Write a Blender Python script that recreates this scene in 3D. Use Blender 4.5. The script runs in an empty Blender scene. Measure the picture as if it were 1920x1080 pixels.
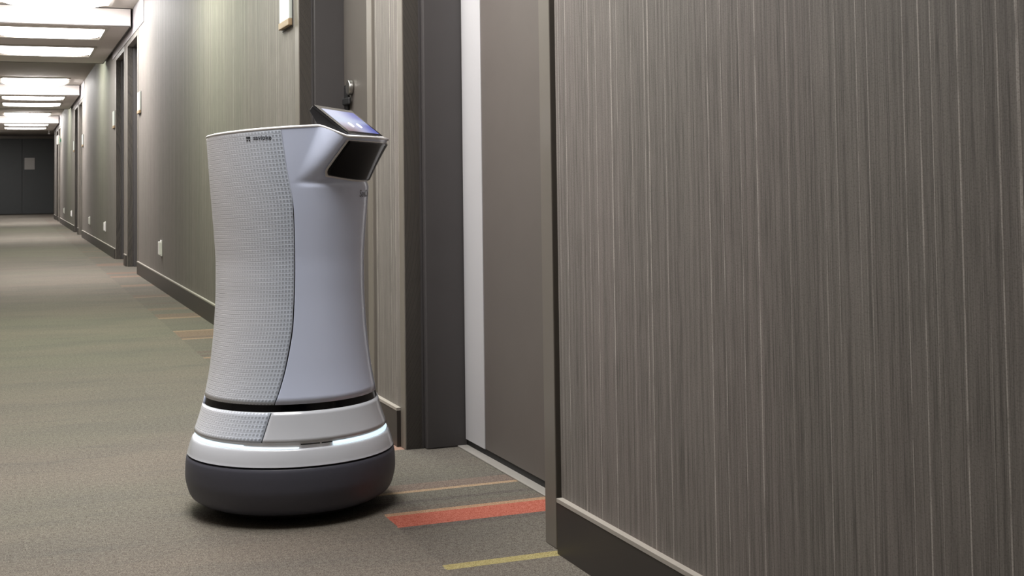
import bpy, bmesh, math, random
import numpy as np
from mathutils import Matrix, Vector
random.seed(7)
S = bpy.context.scene
COL = S.collection

# ------------------------------------------------------------------ camera
FPX, CX, CY, CAM_Z = 2395.0, 960.0, 232.0, 0.77
def _ray(px, py): return Vector(((px-CX)/FPX, -(py-CY)/FPX, -1.0))
vY = _ray(18, 355).normalized()
vX = _ray(7055, 262); vX = (vX - vY*vX.dot(vY)).normalized()
vZ = vX.cross(vY)
cam = bpy.data.cameras.new('camera'); cam_o = bpy.data.objects.new('camera', cam); COL.objects.link(cam_o)
R3 = Matrix((vX, vY, vZ))
cam_o.matrix_world = Matrix.Translation((0, 0, CAM_Z)) @ R3.to_4x4()
cam.sensor_fit = 'HORIZONTAL'; cam.sensor_width = 36.0; cam.lens = FPX/1920*36.0
cam.shift_x = 0.0; cam.shift_y = -(540-CY)/1920
cam.clip_start = 0.02; cam.clip_end = 200
S.camera = cam_o

# ------------------------------------------------------------------ world, exposure
w = bpy.data.worlds.new('world'); S.world = w; w.use_nodes = True
w.node_tree.nodes['Background'].inputs[0].default_value = (0.5, 0.5, 0.5, 1)
w.node_tree.nodes['Background'].inputs[1].default_value = 0.02
S.view_settings.view_transform = 'Standard'; S.view_settings.look = 'None'
S.view_settings.gamma = 1.0; S.view_settings.use_curve_mapping = False
S.view_settings.exposure = 0.0
LAMP_CEIL, LAMP_SOFFIT, LAMP_AFTER, LAMP_AFTER_FAR, LAMP_LOBBY = 34.0, 12.0, 30.0, 20.0, 26.0
LAMP_NEAR_CEIL, LAMP_NEAR_SOFFIT, LAMP_NEAR_FAR = 20.0, 23.0, 14.0    # luminance of the ceiling light diffusers
LAMP_COL, LAMP_COOL = (1.0, 0.975, 0.95), (.91, 1.0, .78)
try:
    S.cycles.max_bounces = 10; S.cycles.diffuse_bounces = 6; S.cycles.use_denoising = True
    S.cycles.caustics_reflective = False; S.cycles.caustics_refractive = False
except Exception: pass

# ------------------------------------------------------------------ helpers
def lin(r, g, b):
    f = lambda c: (c/255/12.92 if c/255 <= .04045 else ((c/255+.055)/1.055)**2.4)
    return (f(r), f(g), f(b), 1)
class NT:
    def __init__(s, name):
        s.m = bpy.data.materials.new(name); s.m.use_nodes = True
        s.t = s.m.node_tree; s.b = s.t.nodes['Principled BSDF']
    def n(s, typ, **kw):
        x = s.t.nodes.new(typ)
        for k, v in kw.items(): setattr(x, k, v)
        return x
    def l(s, a, b): s.t.links.new(a, b)
    def put(s, sock, v):
        if hasattr(v, 'links') or isinstance(v, bpy.types.NodeSocket): s.l(v, sock)
        else: sock.default_value = v
    def math(s, op, a, b=0.0, c=None, clamp=False):
        x = s.n('ShaderNodeMath', operation=op, use_clamp=clamp)
        s.put(x.inputs[0], a); s.put(x.inputs[1], b)
        if c is not None: s.put(x.inputs[2], c)
        return x.outputs[0]
    def mix(s, f, a, b, blend='MIX'):
        x = s.n('ShaderNodeMix', data_type='RGBA', blend_type=blend)
        s.put(x.inputs[0], f); s.put(x.inputs[6], a); s.put(x.inputs[7], b)
        return x.outputs[2]
    def noise(s, vec, scale, detail=2.0, rough=.5):
        x = s.n('ShaderNodeTexNoise'); s.l(vec, x.inputs['Vector'])
        x.inputs['Scale'].default_value = scale; x.inputs['Detail'].default_value = detail
        x.inputs['Roughness'].default_value = rough
        return x.outputs['Fac']
    def ramp(s, f, a, b):
        x = s.n('ShaderNodeMapRange', interpolation_type='SMOOTHSTEP'); s.put(x.inputs[0], f)
        x.inputs[1].default_value = a; x.inputs[2].default_value = b
        return x.outputs[0]
    def vec(s, x=0., y=0., z=0.):
        c = s.n('ShaderNodeCombineXYZ')
        for i, v in enumerate((x, y, z)): s.put(c.inputs[i], v)
        return c.outputs[0]
    def pos(s):
        g = s.n('ShaderNodeNewGeometry'); q = s.n('ShaderNodeSeparateXYZ'); s.l(g.outputs['Position'], q.inputs[0])
        return g.outputs['Position'], q.outputs
    def obj(s):
        g = s.n('ShaderNodeTexCoord'); q = s.n('ShaderNodeSeparateXYZ'); s.l(g.outputs['Object'], q.inputs[0])
        return g.outputs['Object'], q.outputs
    def bump(s, h, strength, dist):
        x = s.n('ShaderNodeBump'); x.inputs['Strength'].default_value = strength; x.inputs['Distance'].default_value = dist
        s.put(x.inputs['Height'], h); s.l(x.outputs[0], s.b.inputs['Normal'])
    def color(s, c): s.put(s.b.inputs['Base Color'], c)
    def set(s, **kw):
        for k, v in kw.items(): s.put(s.b.inputs[k.replace('_', ' ')], v)
        return s

def paint(name, rgb, rough=.5, var=.08, scale=30, metal=0.0, coat=0.0, spec=.5, bump=0.0):
    t = NT(name); v, _ = t.obj()
    c = lin(*rgb); n = t.noise(v, scale, 3)
    a = tuple(x*(1-var) for x in c[:3])+(1,); b = tuple(min(1, x*(1+var)) for x in c[:3])+(1,)
    t.color(t.mix(n, a, b)); t.set(Roughness=rough, Metallic=metal)
    t.b.inputs['Coat Weight'].default_value = coat; t.b.inputs['Coat Roughness'].default_value = .08
    t.b.inputs['Specular IOR Level'].default_value = spec
    if bump: t.bump(t.noise(v, 600, 2), bump, .0005)
    return t.m
def emit(name, rgb, strength, base=(.8, .8, .8, 1)):
    t = NT(name); v, _ = t.obj()
    t.color(base); n = t.noise(v, 3, 1)
    t.put(t.b.inputs['Emission Color'], t.mix(n, (rgb[0], rgb[1], rgb[2], 1), (rgb[0]*.97, rgb[1]*.97, rgb[2]*.97, 1)))
    t.b.inputs['Emission Strength'].default_value = strength
    return t.m

# ---- wallpaper: vertical threads, pale hairlines, slow colour drift
def wallpaper():
    t = NT('wallpaper'); p, (x, y, z) = t.pos()
    run = t.math('ADD', y, x)
    zs = t.math('MULTIPLY', z, .35)
    fine = t.noise(t.vec(t.math('MULTIPLY', run, 460.), t.math('MULTIPLY', z, 9.), 0.), 1., 3, .7)
    mid = t.noise(t.vec(t.math('MULTIPLY', run, 120.), t.math('MULTIPLY', z, .8), 3.), 1., 3., .65)
    line = t.noise(t.vec(t.math('MULTIPLY', run, 130.), t.math('MULTIPLY', z, .10), 9.), 1., 1.5, .5)
    line = t.ramp(line, .60, .655)
    brk = t.noise(t.vec(t.math('MULTIPLY', run, 60.), t.math('MULTIPLY', z, 14.), 4.), 1., 2)
    line = t.math('MULTIPLY', line, t.ramp(brk, .2, .6))
    weave = t.noise(t.vec(t.math('MULTIPLY', run, 300.), t.math('MULTIPLY', z, 420.), 0.), 1., 2, .7)
    hue = t.noise(t.vec(t.math('MULTIPLY', run, 2.6), t.math('MULTIPLY', z, .6), 17.), 1., 2)
    base = t.mix(t.ramp(hue, .38, .62), lin(123, 115, 111), lin(118, 114, 108))
    dark = t.mix(t.ramp(mid, .3, .7), (lin(80, 76, 72)), base)
    c = t.mix(t.math('MULTIPLY', t.ramp(fine, .3, .7), .55), dark, lin(148, 141, 135))
    c = t.mix(t.math('MULTIPLY', line, .75), c, lin(182, 175, 168))
    c = t.mix(t.math('MULTIPLY', t.ramp(weave, .42, .75), .42), c, lin(68, 64, 61))
    t.color(c); t.set(Roughness=.62); t.b.inputs['Specular IOR Level'].default_value = .25
    t.bump(t.math('ADD', fine, line), .25, .0008)
    return t.m

# ---- carpet: mottled grey-brown pile with a printed border of coloured bars along the wall
STRIPES = [(2.458, 2.492, (178, 162, 88)), (2.768, 2.800, (78, 66, 60)), (2.800, 2.902, (204, 82, 48)), (2.902, 2.926, (192, 146, 106)),
           (2.926, 2.965, (98, 84, 72)), (3.000, 3.024, (70, 60, 55)), (3.102, 3.122, (184, 150, 112)), (3.122, 3.19, (112, 88, 76)),
           (3.61, 3.74, (178, 132, 112)), (4.2, 4.3, (150, 92, 66)), (4.62, 4.66, (176, 142, 108)),
           (5.885, 5.925, (160, 124, 96)), (5.96, 6.02, (84, 64, 56)), (6.08, 6.15, (92, 70, 60)), (6.65, 6.70, (158, 124, 98)),
           (6.70, 6.78, (104, 76, 62)), (6.78, 7.03, (124, 92, 72)), (7.03, 7.075, (160, 126, 98)), (7.75, 7.82, (152, 120, 94)),
           (7.82, 8.05, (112, 84, 68)), (8.3, 8.45, (118, 94, 78)), (8.75, 8.85, (96, 78, 68)), (9.32, 9.38, (140, 112, 92)), (9.38, 9.55, (106, 84, 72)),
           (10.4, 10.6, (128, 100, 82)), (11.5, 11.7, (132, 100, 80)), (12.0, 12.2, (120, 84, 66)), (13.3, 13.7, (120, 90, 72))]
def carpet():
    t = NT('carpet'); p, (x, y, z) = t.pos()
    mott = t.noise(t.vec(t.math('MULTIPLY', x, 1.1), t.math('MULTIPLY', y, 3.2), 0.), 1., 4, .6)
    mott2 = t.noise(t.vec(t.math('MULTIPLY', x, 3.), t.math('MULTIPLY', y, 14.), 5.), 1., 4, .65)
    hue = t.noise(t.vec(t.math('MULTIPLY', x, .7), t.math('MULTIPLY', y, 1.7), 9.), 1., 2)
    pile = t.noise(p, 330., 2, .7); pile2 = t.noise(p, 90., 3, .7)
    c = t.mix(t.ramp(hue, .35, .65), lin(100, 89, 78), lin(93, 87, 74))
    c = t.mix(t.math('MULTIPLY', t.ramp(mott, .4, .72), .5), c, lin(70, 66, 61))
    c = t.mix(t.math('MULTIPLY', t.ramp(mott2, .5, .75), .45), c, lin(64, 62, 57))
    far = t.noise(t.vec(0., t.math('MULTIPLY', y, 2.3), 2.), 1., 2.5)
    far = t.math('MULTIPLY', t.ramp(far, .5, .62), t.math('GREATER_THAN', y, 14.0))
    b = t.mix(far, c, lin(118, 92, 76))
    for y0, y1, rgb in STRIPES:
        m = t.math('COMPARE', y, (y0+y1)/2, (y1-y0)/2)
        b = t.mix(t.math('MULTIPLY', m, .92), b, lin(*rgb))
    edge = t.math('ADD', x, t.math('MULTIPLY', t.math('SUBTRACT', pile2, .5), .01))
    c = t.mix(t.math('GREATER_THAN', edge, .816), c, t.mix(1.0, b, (.8, .8, .8, 1), 'MULTIPLY'))  # border colour darkened for the shade near the wall and robot
    sp = t.math('ADD', t.math('MULTIPLY', pile, .7), t.math('MULTIPLY', pile2, .3))
    c = t.mix(t.ramp(sp, .3, .7), t.mix(.5, c, (0, 0, 0, 1)), t.mix(.14, c, (1, .97, .9, 1)))
    t.color(c); t.set(Roughness=.95); t.b.inputs['Specular IOR Level'].default_value = .1
    t.bump(sp, .5, .002)
    return t.m

M = {}
M['paper'] = wallpaper(); M['carpet'] = carpet()
M['ceiling'] = paint('ceiling paint', (186, 180, 172), .8, .03, 4)
M['soffit'] = paint('soffit paint', (222, 215, 212), .6, .03, 4)
M['soffit_trim'] = paint('dark soffit edge', (70, 66, 64), .5)
M['header'] = paint('pale header paint', (178, 174, 178), .6, .04, 6)
M['frame'] = paint('door frame brown', (68, 65, 65), .45, .06, 12, bump=.1)
M['strip'] = paint('frame edge paint', (112, 106, 98), .42, .05, 12)
M['leaf'] = paint('door leaf laminate', (97, 91, 87), .45, .07, 9, bump=.12)
M['white_panel'] = paint('pale door panel', (186, 185, 187), .4, .02, 5)
M['black'] = paint('black rubber', (16, 15, 16), .7)
M['groove'] = paint('shadow gap', (9, 9, 10), .8)
M['base'] = paint('baseboard brown', (52, 47, 44), .45, .06, 12)
M['lit_ledge'] = paint('lit baseboard ledge', (160, 154, 146), .45)  # paler than the board: light on its top ledge put into the colour
M['metal'] = paint('brushed metal', (190, 188, 184), .3, .05, 60, metal=1.0)
M['alu'] = paint('aluminium threshold', (176, 172, 166), .42, .05, 40, metal=.4)
M['plate'] = paint('white plastic plate', (244, 241, 240), .4, .02)
M['sign_white'] = paint('pale sign plastic', (192, 197, 190), .45, .02); M['wood'] = paint('tan wood', (150, 128, 100), .5, .15, 40)
M['end'] = paint('charcoal end door', (74, 76, 77), .6, .06, 8)
M['notice'] = paint('grey notice', (176, 172, 168), .6, .03)
M['wall_plain'] = paint('taupe wall', (104, 98, 93), .7)
M['lamp_ceil'] = emit('bright light diffuser', LAMP_COL, LAMP_CEIL); M['lamp_soffit'] = emit('soffit light diffuser', LAMP_COL, LAMP_SOFFIT)
M['lamp_near_ceil'] = emit('dimmed light diffuser', LAMP_COL, LAMP_NEAR_CEIL); M['lamp_near_soffit'] = emit('near soffit diffuser', LAMP_COL, LAMP_NEAR_SOFFIT)
M['lamp_near_far'] = emit('slightly green diffuser', (.97, 1.0, .92), LAMP_NEAR_FAR)
M['lamp_after'] = emit('greenish fluorescent diffuser', LAMP_COOL, LAMP_AFTER); M['lamp_after_far'] = emit('greenish fluorescent diffuser far', LAMP_COOL, LAMP_AFTER_FAR); M['lamp_lobby'] = emit('lobby light diffuser', LAMP_COL, LAMP_LOBBY)
M['lamp_frame'] = paint('light frame', (196, 192, 184), .5)
M['green'] = emit('green exit light', (.08, .75, .48), 1.0)
M['shell'] = paint('robot white shell', (218, 228, 253), .26, .015, 8, coat=.6)
M['ring'] = paint('robot warm white', (212, 216, 224), .22, .015, 8, coat=.6)
M['rim'] = paint('robot bright rim', (226, 224, 224), .25, .02, coat=.5)
M['bumper'] = paint('robot grey bumper', (76, 77, 88), .5, .06, 60)
M['gloss_black'] = paint('gloss black', (4, 4, 6), .12, .02, spec=.25)
M['dark'] = paint('dark plastic', (30, 30, 32), .5)
M['lid'] = paint('grey lid', (112, 110, 108), .4)
M['tablet'] = paint('tablet casing', (30, 30, 33), .4)
M['bezel'] = paint('tablet bezel', (10, 11, 22), .12, coat=.8)
M['silver'] = paint('silver edge', (60, 60, 62), .35, metal=.5)
M['led'] = emit('led strip', (.70, .90, 1.0), 1.0)
M['slot_black'] = paint('scanner window black', (5, 5, 7), .1, .02, spec=.35)
M['ink'] = paint('dark ink', (44, 46, 54), .5)
M['grey_ink'] = paint('grey ink', (92, 92, 100), .5)
M['reflection_channel_grey'] = paint('reflection and channel grey', (238, 238, 240), .5)  # pale grey of the painted reflection strip and the light channel
M['icon'] = emit('screen icon', (1, 1, 1), 1.1)

def link(o, parent=None):
    COL.objects.link(o)
    if parent is not None: o.parent = parent
    return o
def mesh_obj(name, verts, faces, mat, parent=None, smooth=False, uvs=None):
    me = bpy.data.meshes.new(name); me.from_pydata([tuple(v) for v in verts], [], faces)
    bm = bmesh.new(); bm.from_mesh(me); bmesh.ops.recalc_face_normals(bm, faces=bm.faces); bm.to_mesh(me); bm.free()
    me.materials.append(M[mat] if isinstance(mat, str) else mat)
    if uvs is not None:
        uv = me.uv_layers.new(name='UVMap')
        for lp in me.loops: uv.data[lp.index].uv = uvs[lp.vertex_index]
    for p in me.polygons: p.use_smooth = smooth
    o = bpy.data.objects.new(name, me)
    return link(o, parent)
BOXF = [(0, 1, 3, 2), (4, 6, 7, 5), (0, 4, 5, 1), (2, 3, 7, 6), (0, 2, 6, 4), (1, 5, 7, 3)]
def box(name, x0, x1, y0, y1, z0, z1, mat, parent=None, bevel=0.0, seg=2):
    v = [(x, y, z) for x in (x0, x1) for y in (y0, y1) for z in (z0, z1)]
    me = bpy.data.meshes.new(name); me.from_pydata(v, [], BOXF)
    bm = bmesh.new(); bm.from_mesh(me); bmesh.ops.recalc_face_normals(bm, faces=bm.faces)
    if bevel: bmesh.ops.bevel(bm, geom=bm.edges[:], offset=bevel, segments=seg, profile=.5, affect='EDGES')
    bm.to_mesh(me); bm.free(); me.materials.append(M[mat])
    return link(bpy.data.objects.new(name, me), parent)
def prism(name, prof, a, b, axis, mat, parent=None, bevel=0.0, smooth=False):
    """profile polygon extruded along an axis; prof = list of the two other coordinates (in x,y,z order)"""
    v = []
    for e in (a, b):
        for p, q in prof:
            v.append({'x': (e, p, q), 'y': (p, e, q), 'z': (p, q, e)}[axis])
    n = len(prof); f = [tuple(range(n)), tuple(range(2*n-1, n-1, -1))] + [(i, (i+1) % n, n+(i+1) % n, n+i) for i in range(n)]
    me = bpy.data.meshes.new(name); me.from_pydata(v, [], f)
    bm = bmesh.new(); bm.from_mesh(me); bmesh.ops.recalc_face_normals(bm, faces=bm.faces)
    if bevel: bmesh.ops.bevel(bm, geom=bm.edges[:], offset=bevel, segments=2, profile=.5, affect='EDGES')
    bm.to_mesh(me); bm.free(); me.materials.append(M[mat])
    for p_ in me.polygons: p_.use_smooth = smooth
    return link(bpy.data.objects.new(name, me), parent)
def cyl(name, c, r, h, axis, mat, parent=None, seg=24, r2=None, bevel=0.0):
    bm = bmesh.new()
    bmesh.ops.create_cone(bm, cap_ends=True, segments=seg, radius1=r, radius2=r if r2 is None else r2, depth=h)
    if axis == 'x': bmesh.ops.rotate(bm, verts=bm.verts, matrix=Matrix.Rotation(math.pi/2, 3, 'Y'))
    if axis == 'y': bmesh.ops.rotate(bm, verts=bm.verts, matrix=Matrix.Rotation(-math.pi/2, 3, 'X'))
    if bevel: bmesh.ops.bevel(bm, geom=[e for e in bm.edges if len(e.link_faces) == 2 and e.calc_face_angle() > 1.0], offset=bevel, segments=2, profile=.5, affect='EDGES')
    bmesh.ops.translate(bm, verts=bm.verts, vec=c)
    me = bpy.data.meshes.new(name); bm.to_mesh(me); bm.free(); me.materials.append(M[mat])
    for p in me.polygons: p.use_smooth = len(p.vertices) == 4
    return link(bpy.data.objects.new(name, me), parent)
def empty(name, loc, rz=0.0):
    o = bpy.data.objects.new(name, None); o.location = loc; o.rotation_euler = (0, 0, rz); o.empty_display_size = .1
    return link(o)
def tag(o, label=None, cat=None, group=None, kind=None):
    if label: o['label'] = label
    if cat: o['category'] = cat
    if group: o['group'] = group
    if kind: o['kind'] = kind
    return o
def struct(o): o['kind'] = 'structure'; return o
def copy_tree(o, parent=None):
    c = o.copy(); COL.objects.link(c)
    if parent is not None: c.parent = parent
    for ch in list(o.children): copy_tree(ch, c)
    return c
def move_copy(o, dy, dx=0.0):
    c = copy_tree(o); c.location = (o.location[0]+dx, o.location[1]+dy, o.location[2]); return c

# ------------------------------------------------------------------ setting
W, DOORX, CEIL, HEAD, PITCH, LEFT = 1.074, 1.25, 2.446, 2.155, 9.43, -0.364
Y_BACK, Y_MOUTH, Y_END = -5.2, 34.75, 42.0
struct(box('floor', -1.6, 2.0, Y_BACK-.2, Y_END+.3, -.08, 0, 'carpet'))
struct(box('ceiling', -1.6, 2.0, Y_BACK-.2, Y_END+.3, CEIL, CEIL+.08, 'ceiling'))
struct(box('wall_left', LEFT-.12, LEFT, 1.02, Y_MOUTH, 0, CEIL, 'paper'))
struct(box('wall_left', -1.6, -1.48, Y_BACK, .9, 0, CEIL, 'wall_plain'))  # unseen side set back beside the camera to cut bounce light
struct(box('wall_left', -1.48, LEFT, .9, 1.02, 0, CEIL, 'wall_plain'))  # added return joining the set-back side to the left wall
struct(box('wall_back', -1.6, W, Y_BACK-.12, Y_BACK, 0, CEIL, 'wall_plain'))
struct(box('wall_end', -1.5, 1.8, Y_END, Y_END+.12, 0, CEIL, 'wall_plain'))
struct(box('wall_lobby', 1.45, 1.6, Y_MOUTH+.2, Y_END, 0, CEIL, 'wall_plain'))
struct(box('wall_lobby', -1.5, -1.38, Y_MOUTH, Y_END, 0, CEIL, 'wall_plain'))

# recess A: Y 2.56..3.60 ; recess B: Y 4.00..5.04 (then every 9.43 m down the corridor)
def baseboard(y0, y1):
    b = box('baseboard_right', W-.013, W, y0, y1, 0, .106, 'base')
    box('lit_ledge', W-.014, W, y0, y1, .106, .114, 'lit_ledge', b)
    struct(b)
edges = []
yprev = Y_BACK
OFFS = [0, PITCH, 2*PITCH, 3*PITCH]
for o in OFFS:
    struct(box('wall_right', W, W+.3, yprev, 2.475+o, 0, CEIL, 'paper')); baseboard(yprev, 2.47+o)
    struct(box('wall_right', W, W+.3, 3.648+o, 3.908+o, 0, CEIL, 'paper')); baseboard(3.65+o, 3.902+o)
    yprev = 5.112+o
struct(box('wall_right', W, 1.6, yprev, Y_MOUTH+.2, 0, CEIL, 'paper')); baseboard(yprev, Y_MOUTH+.2)
bl = struct(box('baseboard_left', LEFT, LEFT+.013, .9, Y_MOUTH, 0, .106, 'base')); box('lit_ledge', LEFT, LEFT+.014, .9, Y_MOUTH, .106, .114, 'lit_ledge', bl)
for o in OFFS:   # pale painted headers over each pair of doors
    struct(box('wall_right', W-.006, W+.3, 1.95+o, 5.5+o, HEAD+.05, CEIL, 'header'))
    struct(box('wall_right', W+.004, W+.3, 3.648+o, 3.908+o, HEAD, HEAD+.05, 'header'))

# ---- doors
doors = []
def door(y0, y1, kind):
    """recess y0..y1; origin on the floor at the recess's near corner on the wall line"""
    i = len(doors)+1
    d = empty('door_%d' % i, (W, y0, 0)); d['kind'] = 'structure'
    Ld, D, H = y1-y0, DOORX-W, HEAD
    # local x: 0 wall line .. D door plane ; local y: 0 near corner .. Ld far corner
    box('shadow_gap', .012, .10, -.085, -.060, 0, H+.05, 'groove', d)
    box('frame_strip', -.002, .05, -.060, 0, 0, H+.05, 'strip', d, .002)
    box('frame_strip', -.002, .05, Ld, Ld+(.048 if kind == 'A' else .072), 0, H+.05, 'strip', d, .002)
    box('head_strip', -.002, .05, 0, Ld, H, H+.05, 'strip', d, .002)
    box('jamb', .05, D+.06, -.060, 0, 0, H+.05, 'frame', d)
    box('casing', 0, .056, Ld, Ld+.001+.044, 0, H, 'frame', d, .0015)
    box('jamb', .056, D+.06, Ld-.022, Ld+.044, 0, H, 'frame', d, .004)
    box('jamb_head', .05, D+.06, 0, Ld, H, H+.05, 'frame', d)
    box('door_leaf', D, D+.045, .003, Ld-.025, .022, H-.004, 'leaf', d, .0015)
    box('sweep', D+.004, D+.04, .003, Ld-.025, .003, .022, 'black', d)
    box('edge_gap', D+.003, D+.03, Ld-.026, Ld-.022, .003, H, 'black', d)
    box('threshold', D-.026, D+.05, .0, Ld-.022, 0, .004, 'alu', d, .0012)
    if kind == 'A':
        box('side_panel', D-.002, D+.02, Ld-.188, Ld-.026, .022, H-.004, 'white_panel', d)
        yl = .075
    else:
        yl = Ld-.085
    # lock plate with a short bright handle
    sg = -1 if kind == 'B' else 1
    yl = Ld-.085 if kind == 'B' else .075
    hp = box('lock_plate', D-.010, D, yl-.030, yl+.030, 1.065, 1.165, 'dark', d, .008)
    box('handle_grip', D-.020, D-.008, yl+min(sg*.085, -sg*.016), yl+max(sg*.085, -sg*.016), 1.085, 1.113, 'dark', hp, .005)
    cyl('key_reader', (D-.010, yl+sg*.072, 1.152), .030, .02, 'x', 'metal', hp, 24, bevel=.004)
    doors.append(d); return d
dA = door(2.56, 3.60, 'A'); dB = door(4.00, 5.04, 'B')
for k in (1, 2, 3):
    for src in (dA, dB):
        c = move_copy(src, k*PITCH); c.name = 'door_%d' % (len(doors)+1); doors.append(c)

# ---- end double door
ed = empty('door_9', (.355, Y_END, 0)); ed['kind'] = 'structure'
box('door_frame', -.99, -.91, -.05, 0, 0, 2.40, 'strip', ed); box('door_frame', .91, .99, -.05, 0, 0, 2.40, 'strip', ed)
box('door_frame', -.91, .91, -.05, 0, 2.32, 2.40, 'strip', ed)
for a, b in ((-.906, -.003), (.003, .906)): box('door_leaf', a, b, -.04, 0, .012, 2.316, 'end', ed, .003)
box('notice_plate', .065, .36, -.048, -.04, 1.37, 1.73, 'notice', ed, .004)

# ---- soffits with ceiling lights
def ceiling_light(cx, y0, y1, ztop, label, lamp, half=.475, depth=.018, drop=.055):
    r = empty('ceiling_light', (cx, (y0+y1)/2, ztop)); tag(r, label, 'light', 'ceiling light panels')
    hy = (y1-y0)/2; e = .03
    for s in (-1, 1):
        box('frame_rail', -half-e, half+e, s*(hy+e/2)-e/2, s*(hy+e/2)+e/2, -depth, 0, 'lamp_frame', r)
        box('frame_rail', s*(half+e/2)-e/2, s*(half+e/2)+e/2, -hy, hy, -depth, 0, 'lamp_frame', r)
    # pillow-shaped diffuser hanging a little below the frame
    n, m = 28, 5; vv = []; ff = []
    for j in range(m+1):
        q = j/m; sc = math.cos(q*math.pi/2*.55)
        for i in range(n):
            a = 2*math.pi*i/n; ca, sa = math.cos(a), math.sin(a)
            ex = .45; vv.append((half*sc*abs(ca)**ex*(1 if ca >= 0 else -1), (hy*(1 if j == 0 else .72+.28*sc))*abs(sa)**ex*(1 if sa >= 0 else -1), -depth+.012-drop*math.sin(q*math.pi/2)))
    for j in range(m):
        for i in range(n): ff.append((j*n+i, j*n+(i+1) % n, (j+1)*n+(i+1) % n, (j+1)*n+i))
    ff.append(tuple(range(m*n, m*n+n)))
    mesh_obj('diffuser', vv, ff, lamp, r)
    return r
SO_X0, SO_X1, SO_Z = -.335, 1.045, 2.276
for k in (0, 1, 2, 3):
    o = (k-1)*PITCH
    s = struct(box('ceiling_soffit', SO_X0, SO_X1, 12.36+o, 16.15+o, SO_Z, CEIL, 'soffit'))
    for x in (SO_X0, SO_X1): box('edge_trim', x-.004, x+.004, 12.356+o, 16.154+o, SO_Z-.004, SO_Z+.008, 'soffit_trim', s)
    for z in (SO_Z, CEIL-.006): box('edge_trim', SO_X0, SO_X1, 12.355+o, 12.365+o, z-.003, z+.006, 'soffit_trim', s)
    box('edge_trim', SO_X0, SO_X1, 16.145+o, 16.155+o, SO_Z-.004, SO_Z+.008, 'soffit_trim', s)
    nm = {0: 'soffit over the robot, above view', 1: 'first soffit in view', 2: 'second soffit in view', 3: 'last soffit in view'}[k]
    ceiling_light(.355, 12.52+o, 13.4+o, SO_Z, 'white light panel on the near half of the '+nm, 'lamp_soffit' if k else 'lamp_near_soffit', drop=.014)
    ceiling_light(.355, 14.22+o, 15.2+o, SO_Z, 'white light panel on the far half of the '+nm, 'lamp_soffit' if k else 'lamp_near_far', drop=.014)
    ceiling_light(.355, (11.0 if k else 11.45)+o, (12.1 if k else 12.2)+o, CEIL, 'white light panel on the flat ceiling before the '+nm, 'lamp_ceil' if k else 'lamp_near_ceil')
    ceiling_light(.355, 16.3+o, 17.1+o, CEIL, 'cool greenish light panel on the flat ceiling behind the '+nm, ('lamp_after', 'lamp_after_far', 'lamp_after_far', 'lamp_lobby')[k], drop=.008)
ceiling_light(-.8, 38.6, 39.7, CEIL, 'added white light panel on the lobby ceiling, brightening the end door', 'lamp_lobby', .3)  # added out of view to lift the dark end door

# ---- plaques by the doors, outlets on the wall
def plaque(y):
    r = empty('room_sign', (W, y, 1.425))
    box('sign_plate', -.016, -.002, -.1, .1, .028, .19, 'sign_white', r, .002)
    box('sign_base', -.02, -.002, -.102, .102, 0, .028, 'wood', r, .003)
    box('back_plate', -.003, 0, -.108, .108, -.006, .195, 'dark', r)
    return r
pl = plaque(5.258); tag(pl, 'white room sign with tan lower edge, beside the door with the lever handle', 'sign', 'room signs')
for y, lab in ((11.72, 'white room sign on the near side of the second pair of doors'), (14.69, 'white room sign on the far side of the second pair of doors'),
               (21.15, 'white room sign on the near side of the third pair of doors'), (24.1, 'white room sign on the far side of the third pair of doors')):
    c = move_copy(pl, y-5.258); tag(c, lab, 'sign', 'room signs')
def outlet(y, z=.31):
    r = empty('wall_outlet', (W, y, z))
    box('cover_plate', -.008, 0, -.045, .045, -.06, .06, 'plate', r, .003)
    box('plug_adapter', -.024, -.008, -.035, .035, -.05, .05, 'plate', r, .006)
    return r
ol = outlet(10.01); tag(ol, 'white wall outlet low on the long wall just left of the robot', 'outlet', 'wall outlets')
for y, lab in ((16.09, 'white wall outlet past the second pair of doors, nearer of two'), (19.25, 'white wall outlet past the second pair of doors, farther of two'),
               (24.97, 'white wall outlet past the third pair of doors, nearer of two'), (28.41, 'white wall outlet past the third pair of doors, farther of two')):
    c = move_copy(ol, y-10.01); tag(c, lab, 'outlet', 'wall outlets')

# ---- green exit signs
def exit_sign(loc, label, rz=0.0):
    r = empty('exit_sign', loc, rz); tag(r, label, 'sign')
    box('housing', -.02, .02, -.15, .15, 0, .2, 'lamp_frame', r, .004)
    for s in (-1, 1): box('lit_face', s*.0215-.0015, s*.0215+.0015, -.14, .14, .01, .19, 'green', r)
    return r
e1 = exit_sign((W-.062, 30.45, 1.76), 'small green lit exit sign on the wall near the far end of the corridor')
box('wall_bracket', .02, .062, -.03, .03, .06, .14, 'lamp_frame', e1)

# ---- sprinkler at the far end
sp = empty('sprinkler_head', (1.0, 37.3, CEIL)); tag(sp, 'small white sprinkler head under the ceiling before the end door', 'sprinkler')
cyl('pipe', (0, 0, -.075), .012, .15, 'z', 'plate', sp, 12); cyl('deflector', (0, 0, -.16), .03, .03, 'z', 'plate', sp, 16)

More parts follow.
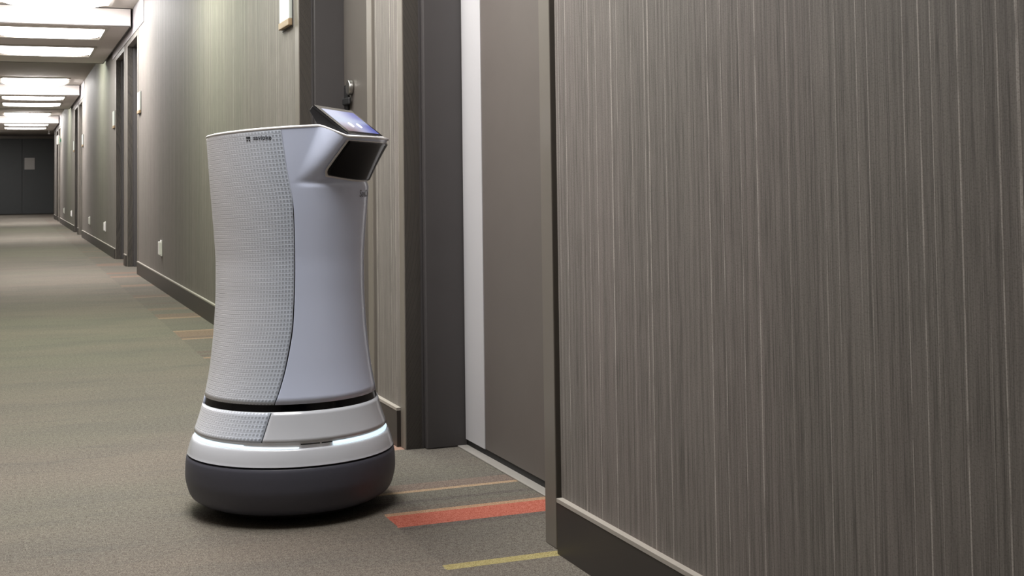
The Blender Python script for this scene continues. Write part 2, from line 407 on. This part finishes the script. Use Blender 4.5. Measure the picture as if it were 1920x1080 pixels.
# ------------------------------------------------------------------ robot
ZR = np.array([.030, .042, .060, .087, .110, .137, .160, .176, .190, .200, .260, .295, .345, .450, .520, .580, .655, .710, .800, .900, .93])
RR = np.array([.224, .2385, .2455, .2505, .2500, .2465, .2405, .2345, .2305, .2265, .2085, .2005, .1922, .1820, .1788, .1785, .1825, .1870, .1940, .2005, .2025])
def pchip(xs, ys, x):
    h = np.diff(xs); dl = np.diff(ys)/h; d = np.zeros(len(xs))
    d[0], d[-1] = dl[0], dl[-1]
    for i in range(1, len(xs)-1):
        if dl[i-1]*dl[i] > 0:
            a, b = 2*h[i]+h[i-1], h[i]+2*h[i-1]; d[i] = (a+b)/(a/dl[i-1]+b/dl[i])
    i = int(np.clip(np.searchsorted(xs, x)-1, 0, len(xs)-2)); t = (x-xs[i])/h[i]
    return ((1+2*t)*(1-t)**2*ys[i]+t*(1-t)**2*h[i]*d[i]+t*t*(3-2*t)*ys[i+1]+t*t*(t-1)*h[i]*d[i+1])
def rad(z): return float(pchip(ZR, RR, z))
ZS = np.array([.19, .204, .257, .297, .366, .46, .583, .706, .80, .90, .92]); PS = np.array([85.2, 84.3, 80.4, 76.3, 70.9, 66.3, 65.0, 65.8, 70.3, 74.2, 75.])
def seam(z): return float(pchip(ZS, PS, z))
def sstep(a, b, x):
    t = min(1, max(0, (x-a)/(b-a))); return t*t*(3-2*t)
def P(phi, r, z):      # phi in degrees, 0 = robot's front, + = robot's right (towards the viewer)
    a = math.radians(phi); return (r*math.cos(a), -r*math.sin(a), z)
FB, FT = .786, .875    # bottom and top of the black face
def face_half(z): return .140+.003*np.clip((z-FB)/(FT-FB), -.3, 1.2)
def face_F(t, R): return .130+.072*t+(.061-.033*t)*(1-(R/.14)**2)
def head_rho(phi, z):
    """outline radius of the white shell incl. the projecting head"""
    rb = rad(z); a = abs(phi)
    if a > 75 or z < .74: return rb
    t = max(-.12, (z-FB)/(FT-FB))
    hw = face_half(z)+.006
    def facer(R):
        return face_F(t, R)
    pc = math.degrees(math.atan2(hw, facer(hw)))
    if a <= pc:
        # solve ray / face intersection
        ta = math.tan(math.radians(a)); A0 = face_F(t, .14); B0 = face_F(t, 0)-A0; q = B0*ta*ta/.0196
        Fv = A0+B0 if q < 1e-9 else (-1+math.sqrt(1+4*q*(A0+B0)))/(2*q)
        rf = Fv/math.cos(math.radians(a))
    else:
        rc = math.hypot(hw, facer(hw)); rf = rb+(rc-rb)*(1-sstep(0, 17, a-pc))**1.15
    low = sstep(.764, .784, z)      # the chin blends back into the body below the face
    return rb+(rf-rb)*low
def ztop(phi):
    a = abs((phi+180) % 360-180)
    base = .9005+.0125*math.cos(math.radians(a))
    return .8825+(base-.8825)*sstep(35.5, 49.5, a)

# position, facing
yaw = math.radians(-33.5)
rob = empty('delivery_robot', (.640, 3.117, 0), yaw)
tag(rob, 'waist-high white delivery robot with tilted tablet on top, standing on the carpet', 'robot')

def grid_part(name, phis, vs, fn, mat, parent, smooth=True, uv=None, closed=False, thick=0.0):
    nv = len(vs); verts = []; uvs = []
    for p in phis:
        for v in vs:
            q = fn(p, v); verts.append(q); uvs.append(uv(p, v) if uv else (p, v))
    f = []
    N = len(phis)
    for i in range(N if closed else N-1):
        for j in range(nv-1):
            a = i*nv+j; b = ((i+1) % N)*nv+j; f.append((a, b, b+1, a+1))
    o = mesh_obj(name, verts, f, mat, parent, smooth, uvs)
    if thick:
        m = o.modifiers.new('thickness', 'SOLIDIFY'); m.thickness = thick; m.offset = -1
    return o
def lathe(name, prof, mat, parent, p0=0, p1=360, seg=144, smooth=True):
    full = (p1-p0) >= 359.9
    ph = [p0+(p1-p0)*i/seg for i in range(seg if full else seg+1)]
    o = grid_part(name, ph, list(range(len(prof))), lambda p, j: P(p, prof[j][0], prof[j][1]), mat, parent, smooth, closed=full)
    m = o.modifiers.new('edges', 'EDGE_SPLIT'); m.split_angle = math.radians(40)
    return o

# -- lower body
core = lathe('inner_core', [(0, .03), (.200, .03), (.205, .19), (.190, .25), (.172, .40), (.166, .55), (.172, .70), (.180, .80), (.186, .87), (0, .87)], 'dark', rob, seg=96)
lathe('bumper', [(.205, .026), (.218, .027)]+[(rad(z), z) for z in np.linspace(.032, .1335, 16)]+[(.2455, .135), (.235, .1355)], 'bumper', rob)
lathe('base_ring', [(.235, .138), (.2445, .1385), (.2465, .140)]+[(rad(z), z) for z in np.linspace(.143, .172, 8)]+[(.2345, .1745), (.2325, .1762), (.228, .177)], 'ring', rob)
lathe('light_channel', [(.2275, .176), (.2275, .1915)], 'reflection_channel_grey', rob)
# lit segments of the light ring (viewer angle = 68 - phi)
def led(pa, pb, z0, h0, h1):
    n = 40; ph = [pa+(pb-pa)*i/n for i in range(n+1)]
    def fn(p, v):
        h = h0+(h1-h0)*(p-pa)/(pb-pa); zz = z0+h*v; return P(p, .2285+.0028*math.sin(math.pi*(.15+.7*v)) - .0015*v, zz)
    return grid_part('led_segment', ph, list(np.linspace(0, 1, 5)), fn, 'led', rob)
led(68+82, 68+28, .1775, .0105, .0075); led(68+28, 68-4, .1772, .0055, .0028)
led(68-24, 68-84, .1775, .0085, .0110)
led(68+170, 68+100, .1775, .0105, .0105); led(68-100, 68-175, .1775, .0105, .0105)
for a, b in ((5, 16), (17, 23.5)): lathe('slit', [(.2288, .1846), (.2300, .1850), (.2300, .1868), (.2288, .1872)], 'black', rob, 68-b, 68-a, 16)

# -- textured rear panel material (raised grid with dots that grow towards the seam)
t = NT('dotted panel'); uvn = t.n('ShaderNodeUVMap'); sq = t.n('ShaderNodeSeparateXYZ'); t.l(uvn.outputs[0], sq.inputs[0])
u, v = sq.outputs[0], sq.outputs[1]       # u = degrees from the seam, v = height
def cellwave(x, per): 
    fr = t.math('FRACT', t.math('DIVIDE', x, per)); return t.math('MULTIPLY', t.math('ABSOLUTE', t.math('SUBTRACT', fr, .5)), 2.0)   # 1 at cell edge, 0 centre
cu = cellwave(u, 2.35); cv = cellwave(v, .0092)
near_seam = t.math('POWER', t.math('SUBTRACT', 1.0, t.math('DIVIDE', u, 66.), clamp=True), 1.5)
rows = t.ramp(cv, .62, .95); cols = t.ramp(cu, .55, .95)
dots = t.math('MULTIPLY', t.ramp(cv, .80, .38), t.ramp(cu, .80, .38))
lnm = t.math('MAXIMUM', t.math('MULTIPLY', rows, .13), 0.)
amt = t.math('ADD', t.math('MULTIPLY', t.math('MULTIPLY', dots, near_seam), .55), lnm, clamp=True)
c = t.mix(near_seam, lin(238, 240, 247), lin(214, 224, 240))
t.color(t.mix(amt, c, lin(76, 86, 98))); t.set(Roughness=.34)
t.b.inputs['Coat Weight'].default_value = .25
t.bump(t.math('SUBTRACT', 1.0, t.math('ADD', t.math('MULTIPLY', rows, .6), t.math('MULTIPLY', dots, .6))), .35, .0012)
M['panel'] = t.m

SLOT0, SLOT1, G = .2555, .2725, .35
zl = list(np.linspace(.1905, SLOT0, 9))
def surf(phi, z): return P(phi, rad(z), z)
# lower skirt: front cover and rear panel
def skirt_z(v): return .1915+(SLOT0-.1915)*v
vs9 = list(np.linspace(0, 1, 9))
grid_part('skirt_front', list(np.linspace(-1, 1, 97)), vs9, lambda s, v: surf(s*(seam(skirt_z(v))-G), skirt_z(v)), 'ring', rob, thick=.005)
grid_part('skirt_panel', list(np.linspace(0, 1, 97)), vs9, lambda s, v: surf(seam(skirt_z(v))+G+s*(360-2*seam(skirt_z(v))-2*G), skirt_z(v)), 'panel', rob, thick=.005,
          uv=lambda s, v: (min(s, 1-s)*(360-2*seam(skirt_z(v))), skirt_z(v)))
lathe('skirt_lip', [(rad(SLOT0)-.004, SLOT0+.0004), (rad(SLOT0)-.001, SLOT0+.0008), (rad(SLOT0)+.0002, SLOT0-.0006), (rad(SLOT0)-.002, SLOT0-.002)], 'ring', rob)
# dark scanner slot running round the waist, closed at the back
lathe('scanner_slot', [(rad(z)-.0022, z) for z in np.linspace(SLOT0-.002, SLOT1+.002, 6)], 'slot_black', rob)
bz = list(np.linspace(SLOT0, SLOT1, 4))
grid_part('slot_bridge', list(np.linspace(147.5, 212.5, 40)), bz, lambda p, z: surf(p, z), 'shell', rob, thick=.006)

# upper body: smooth front shell with the projecting head, and the textured rear panel
def uz(phi, v): return SLOT1+(ztop(phi)-SLOT1)*v
vlist = list(np.concatenate([np.linspace(0, .70, 30), np.linspace(.71, 1.0, 62)]))
def front_pt(s, v):
    z = SLOT1+(ztop(s*72)-SLOT1)*v
    phi = s*(seam(z)-G)
    z = uz(phi, v); return P(phi, head_rho(phi, z), z)
front = grid_part('front_shell', list(np.linspace(-1, 1, 221)), vlist, front_pt, 'shell', rob, thick=.006)
def rear_pt(s, v):
    ph0 = 74; z = uz(180, v); ph = seam(z)+G+s*(360-2*seam(z)-2*G); z = uz(ph, v); return surf(ph, z)
def rear_uv(s, v):
    z = uz(180, v); return (min(s, 1-s)*(360-2*seam(z)), z)
grid_part('rear_panel', list(np.linspace(0, 1, 145)), list(np.linspace(0, 1, 60)), rear_pt, 'panel', rob, thick=.006, uv=rear_uv)
# bright rolled rim round the top, following the head
def rim_pt(p, j):
    z = ztop(p); r = head_rho(p, z)
    off = [(-.004, -.004), (.0004, -.0035), (.0012, -.001), (.0002, .0016), (-.003, .0028), (-.007, .0022), (-.010, -.001), (-.011, -.006)][j]
    return P(p, r+off[0], z+off[1])
grid_part('top_rim', [i*1.0 for i in range(-180, 180)], list(range(8)), rim_pt, 'rim', rob, closed=True)
# lid: slightly domed top between the rim
def lid_pt(p, tt):
    z0 = ztop(p)-.005; r = (head_rho(p, ztop(p))-.009)*tt
    dome = .9065+.003*(1-tt*tt); k = sstep(.80, .50, tt)
    return P(p, r, z0+(dome-z0)*k)
grid_part('lid', [i*3.0 for i in range(-60, 60)], [1, .95, .9, .85, .8, .75, .7, .65, .6, .55, .5, .4, .2, .001], lid_pt, 'lid', rob, closed=True)

# black camera face set into the head
def face_pt(s, v, off=.0022):
    z = FB+.002+(FT-.004-FB)*v
    # rounded lower corners, slightly arched lower edge
    hw = face_half(z)*(1-.055*max(0, 1-v/.18)**2)
    z2 = z+(.008*s*s-.005*(1-s*s))*(1-v)-.0025*(1-s*s)*v
    ta_R = s*hw
    t_ = (z2-FB)/(FT-FB); Fv = face_F(t_, ta_R)
    return (Fv+off, -ta_R, z2+off*-.6)
grid_part('camera_face', list(np.linspace(-1, 1, 49)), list(np.linspace(0, 1, 33)), face_pt, 'gloss_black', rob, thick=.004)
# pale frame around it
def lip_loop():
    pts = []
    for s in np.linspace(-1, 1, 25): pts.append((s, 0))
    for v in np.linspace(0, 1, 17)[1:]: pts.append((1, v))
    for s in np.linspace(1, -1, 25)[1:]: pts.append((s, 1))
    for v in np.linspace(1, 0, 17)[1:-1]: pts.append((-1, v))
    return pts
lp = lip_loop()
def lip_pt(i, j):
    s, v = lp[int(i)]; q = Vector(face_pt(s, v, .002)); c0 = Vector(face_pt(0, .5, .002)); d = (q-c0); d.x = 0
    d = Vector((0, s*-1.0 if abs(s) == 1 else 0, 1 if v == 1 else (-1 if v == 0 else 0)))
    w_, o_ = [(0, -.003), (0, .0014), (.0015, .0018), (.0035, .001), (.0055, -.003)][j]
    if v == 1: w_ *= .8
    return tuple(q+d*w_+Vector((o_, 0, 0)))
grid_part('face_frame', list(range(len(lp))), list(range(5)), lip_pt, 'rim', rob, closed=True)
def reflection_pt(s, v):  # pale strip painted as the white door panel's reflection in the black face
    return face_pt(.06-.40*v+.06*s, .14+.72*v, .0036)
o = grid_part('painted_reflection', [0, .5, 1], list(np.linspace(0, 1, 9)), reflection_pt, 'reflection_channel_grey', rob, thick=.001); o['label'] = 'pale upright strip painted as a reflection'

# tablet: wedge casing, bezel, screen, icons, post
TB, TT = Vector((.196, 0, .8885)), Vector((.110, 0, .957))
up = (TT-TB); TL = up.length; up.normalize(); nrm = Vector((up.z*1.0, 0, -up.x)); 
if nrm.z < 0: nrm = -nrm
tab = prism('tablet', [(.110, .957), (.100, .9455), (.120, .912), (.182, .880), (.196, .8885)], -.131, .136, 'y', 'tablet', rob, .0022)
# swap: prism 'y' profile is (x, z)
def tp(a, b, h): # a across (+ = robot's right), b 0..1 up the slope, h out of the glass
    q = TB+up*(TL*b)+nrm*h; return (q.x, -a, q.z)
def plate(name, a0, a1, b0, b1, h0, h1, mat, parent):
    v = [tp(a, b, h) for a in (a0, a1) for b in (b0, b1) for h in (h0, h1)]
    return mesh_obj(name, v, BOXF, mat, parent)
plate('bezel', -.1355, .1305, .01, .99, 0, .0025, 'bezel', tab)
# screen picture: pale sky fading to blue on one side and warm at the lower near corner
t = NT('tablet screen'); uvn = t.n('ShaderNodeUVMap'); sq = t.n('ShaderNodeSeparateXYZ'); t.l(uvn.outputs[0], sq.inputs[0])
u, v = sq.outputs[0], sq.outputs[1]
c = t.mix(t.ramp(u, .25, 1.0), lin(214, 220, 246), lin(92, 100, 186))
c = t.mix(t.math('MULTIPLY', t.ramp(v, .55, .0), t.ramp(u, .75, .1)), c, lin(150, 128, 134))
c = t.mix(t.math('MULTIPLY', t.ramp(t.math('ABSOLUTE', t.math('SUBTRACT', v, .52)), .22, .0), .45), c, lin(196, 214, 238))
t.color((.02, .02, .03, 1)); t.put(t.b.inputs['Emission Color'], c); t.b.inputs['Emission Strength'].default_value = .85; t.set(Roughness=.15)
M['screen'] = t.m
v = [tp(.106, .10, .003), tp(-.121, .10, .003), tp(-.121, .88, .003), tp(.106, .88, .003)]
v += [tp(.106, .10, .001), tp(-.121, .10, .001), tp(-.121, .88, .001), tp(.106, .88, .001)]
mesh_obj('screen', v, [(0, 1, 2, 3), (4, 7, 6, 5), (0, 4, 5, 1), (1, 5, 6, 2), (2, 6, 7, 3), (3, 7, 4, 0)], 'screen', tab, False,
         [(0, 0), (1, 0), (1, 1), (0, 1)]*2)
for a in (.030, -.030):
    vv = [tp(a+.009*math.cos(i*math.pi/8), .34+.009/TL*math.sin(i*math.pi/8), h) for h in (.0032, .0038) for i in range(16)]
    mesh_obj('screen_icon', vv, [tuple(range(16)), tuple(range(31, 15, -1))]+[(i, (i+1) % 16, 16+(i+1) % 16, 16+i) for i in range(16)], 'icon', tab)
for a in (-.136, .131): plate('side_trim', a-.0012, a+.0012, .02, .98, -.003, .0005, 'silver', tab)
box('tablet_post', .158, .186, -.045, .045, .868, .893, 'dark', rob, .004)
box('tablet_bracket', .118, .150, -.05, .05, .868, .915, 'dark', rob, .004)

# -- wheels and underside
lathe('undercarriage', [(0, .012), (.185, .012), (.20, .02), (.205, .034), (0, .034)], 'black', rob, seg=72)
for s in (-1, 1): cyl('drive_wheel', (0, s*.15, .03), .03, .03, 'y', 'black', rob, 24, bevel=.003)
for s in (-1, 1): cyl('caster', (s*.15, 0, .016), .016, .018, 'y', 'black', rob, 20, bevel=.002)

# -- lettering wrapped round the body
def wrap_text(name, body, width, phi0, z, mat, size_ratio=None, off=.0006, bold=0.0):
    cu_ = bpy.data.curves.new(name, 'FONT'); cu_.body = body; cu_.size = 1.0; cu_.offset = bold
    tmp = bpy.data.objects.new(name, cu_); COL.objects.link(tmp)
    bpy.context.view_layer.update()
    me = bpy.data.meshes.new_from_object(tmp.evaluated_get(bpy.context.evaluated_depsgraph_get()))
    bpy.data.objects.remove(tmp)
    bm = bmesh.new(); bm.from_mesh(me)
    xs = [q.co.x for q in bm.verts]; x0, x1 = min(xs), max(xs); k = width/(x1-x0)
    sy = k if size_ratio is None else k*size_ratio
    bmesh.ops.subdivide_edges(bm, edges=[e for e in bm.edges if e.calc_length() > .25], cuts=2)
    for q in bm.verts:
        zz = z+q.co.y*sy; ph = phi0-math.degrees((q.co.x-x0)*k/rad(z)); q.co = Vector(P(ph, head_rho(ph, zz)+off, zz))
    bm.to_mesh(me); bm.free(); me.materials.clear(); me.materials.append(M[mat])
    return link(bpy.data.objects.new(name, me), rob)
o = wrap_text('logo_lettering', 'savioke', .043, 68+24.6, .8765, 'ink', bold=.012); o['label'] = 'small dark logo lettering near the top of the panel'
def ink_rect(name, arcs, zs, phi0, mat='ink'):
    verts = []; f = []
    for (a0, a1), (z0, z1) in zip(arcs, zs):
        b = len(verts)
        for a, z in ((a0, z0), (a1, z0), (a1, z1), (a0, z1)):
            ph = phi0-math.degrees(a/.2); verts.append(P(ph, rad(z)+.0007, z))
        f.append((b, b+1, b+2, b+3))
    return mesh_obj(name, verts, f, mat, rob)
o = ink_rect('logo_emblem', [(0, .0030), (.0036, .0066), (.0072, .0102), (0, .0102), (0, .0042), (.0060, .0102)],
             [(.8805, .8840), (.8805, .8840), (.8805, .8840), (.8790, .8808), (.8735, .8768), (.8735, .8768)], 68+29.8)
o['label'] = 'dark emblem before the lettering'
o = wrap_text('front_lettering', 'SaviOne', .078, 68-59.6, .741, 'grey_ink'); o['label'] = 'grey name lettering below the head'
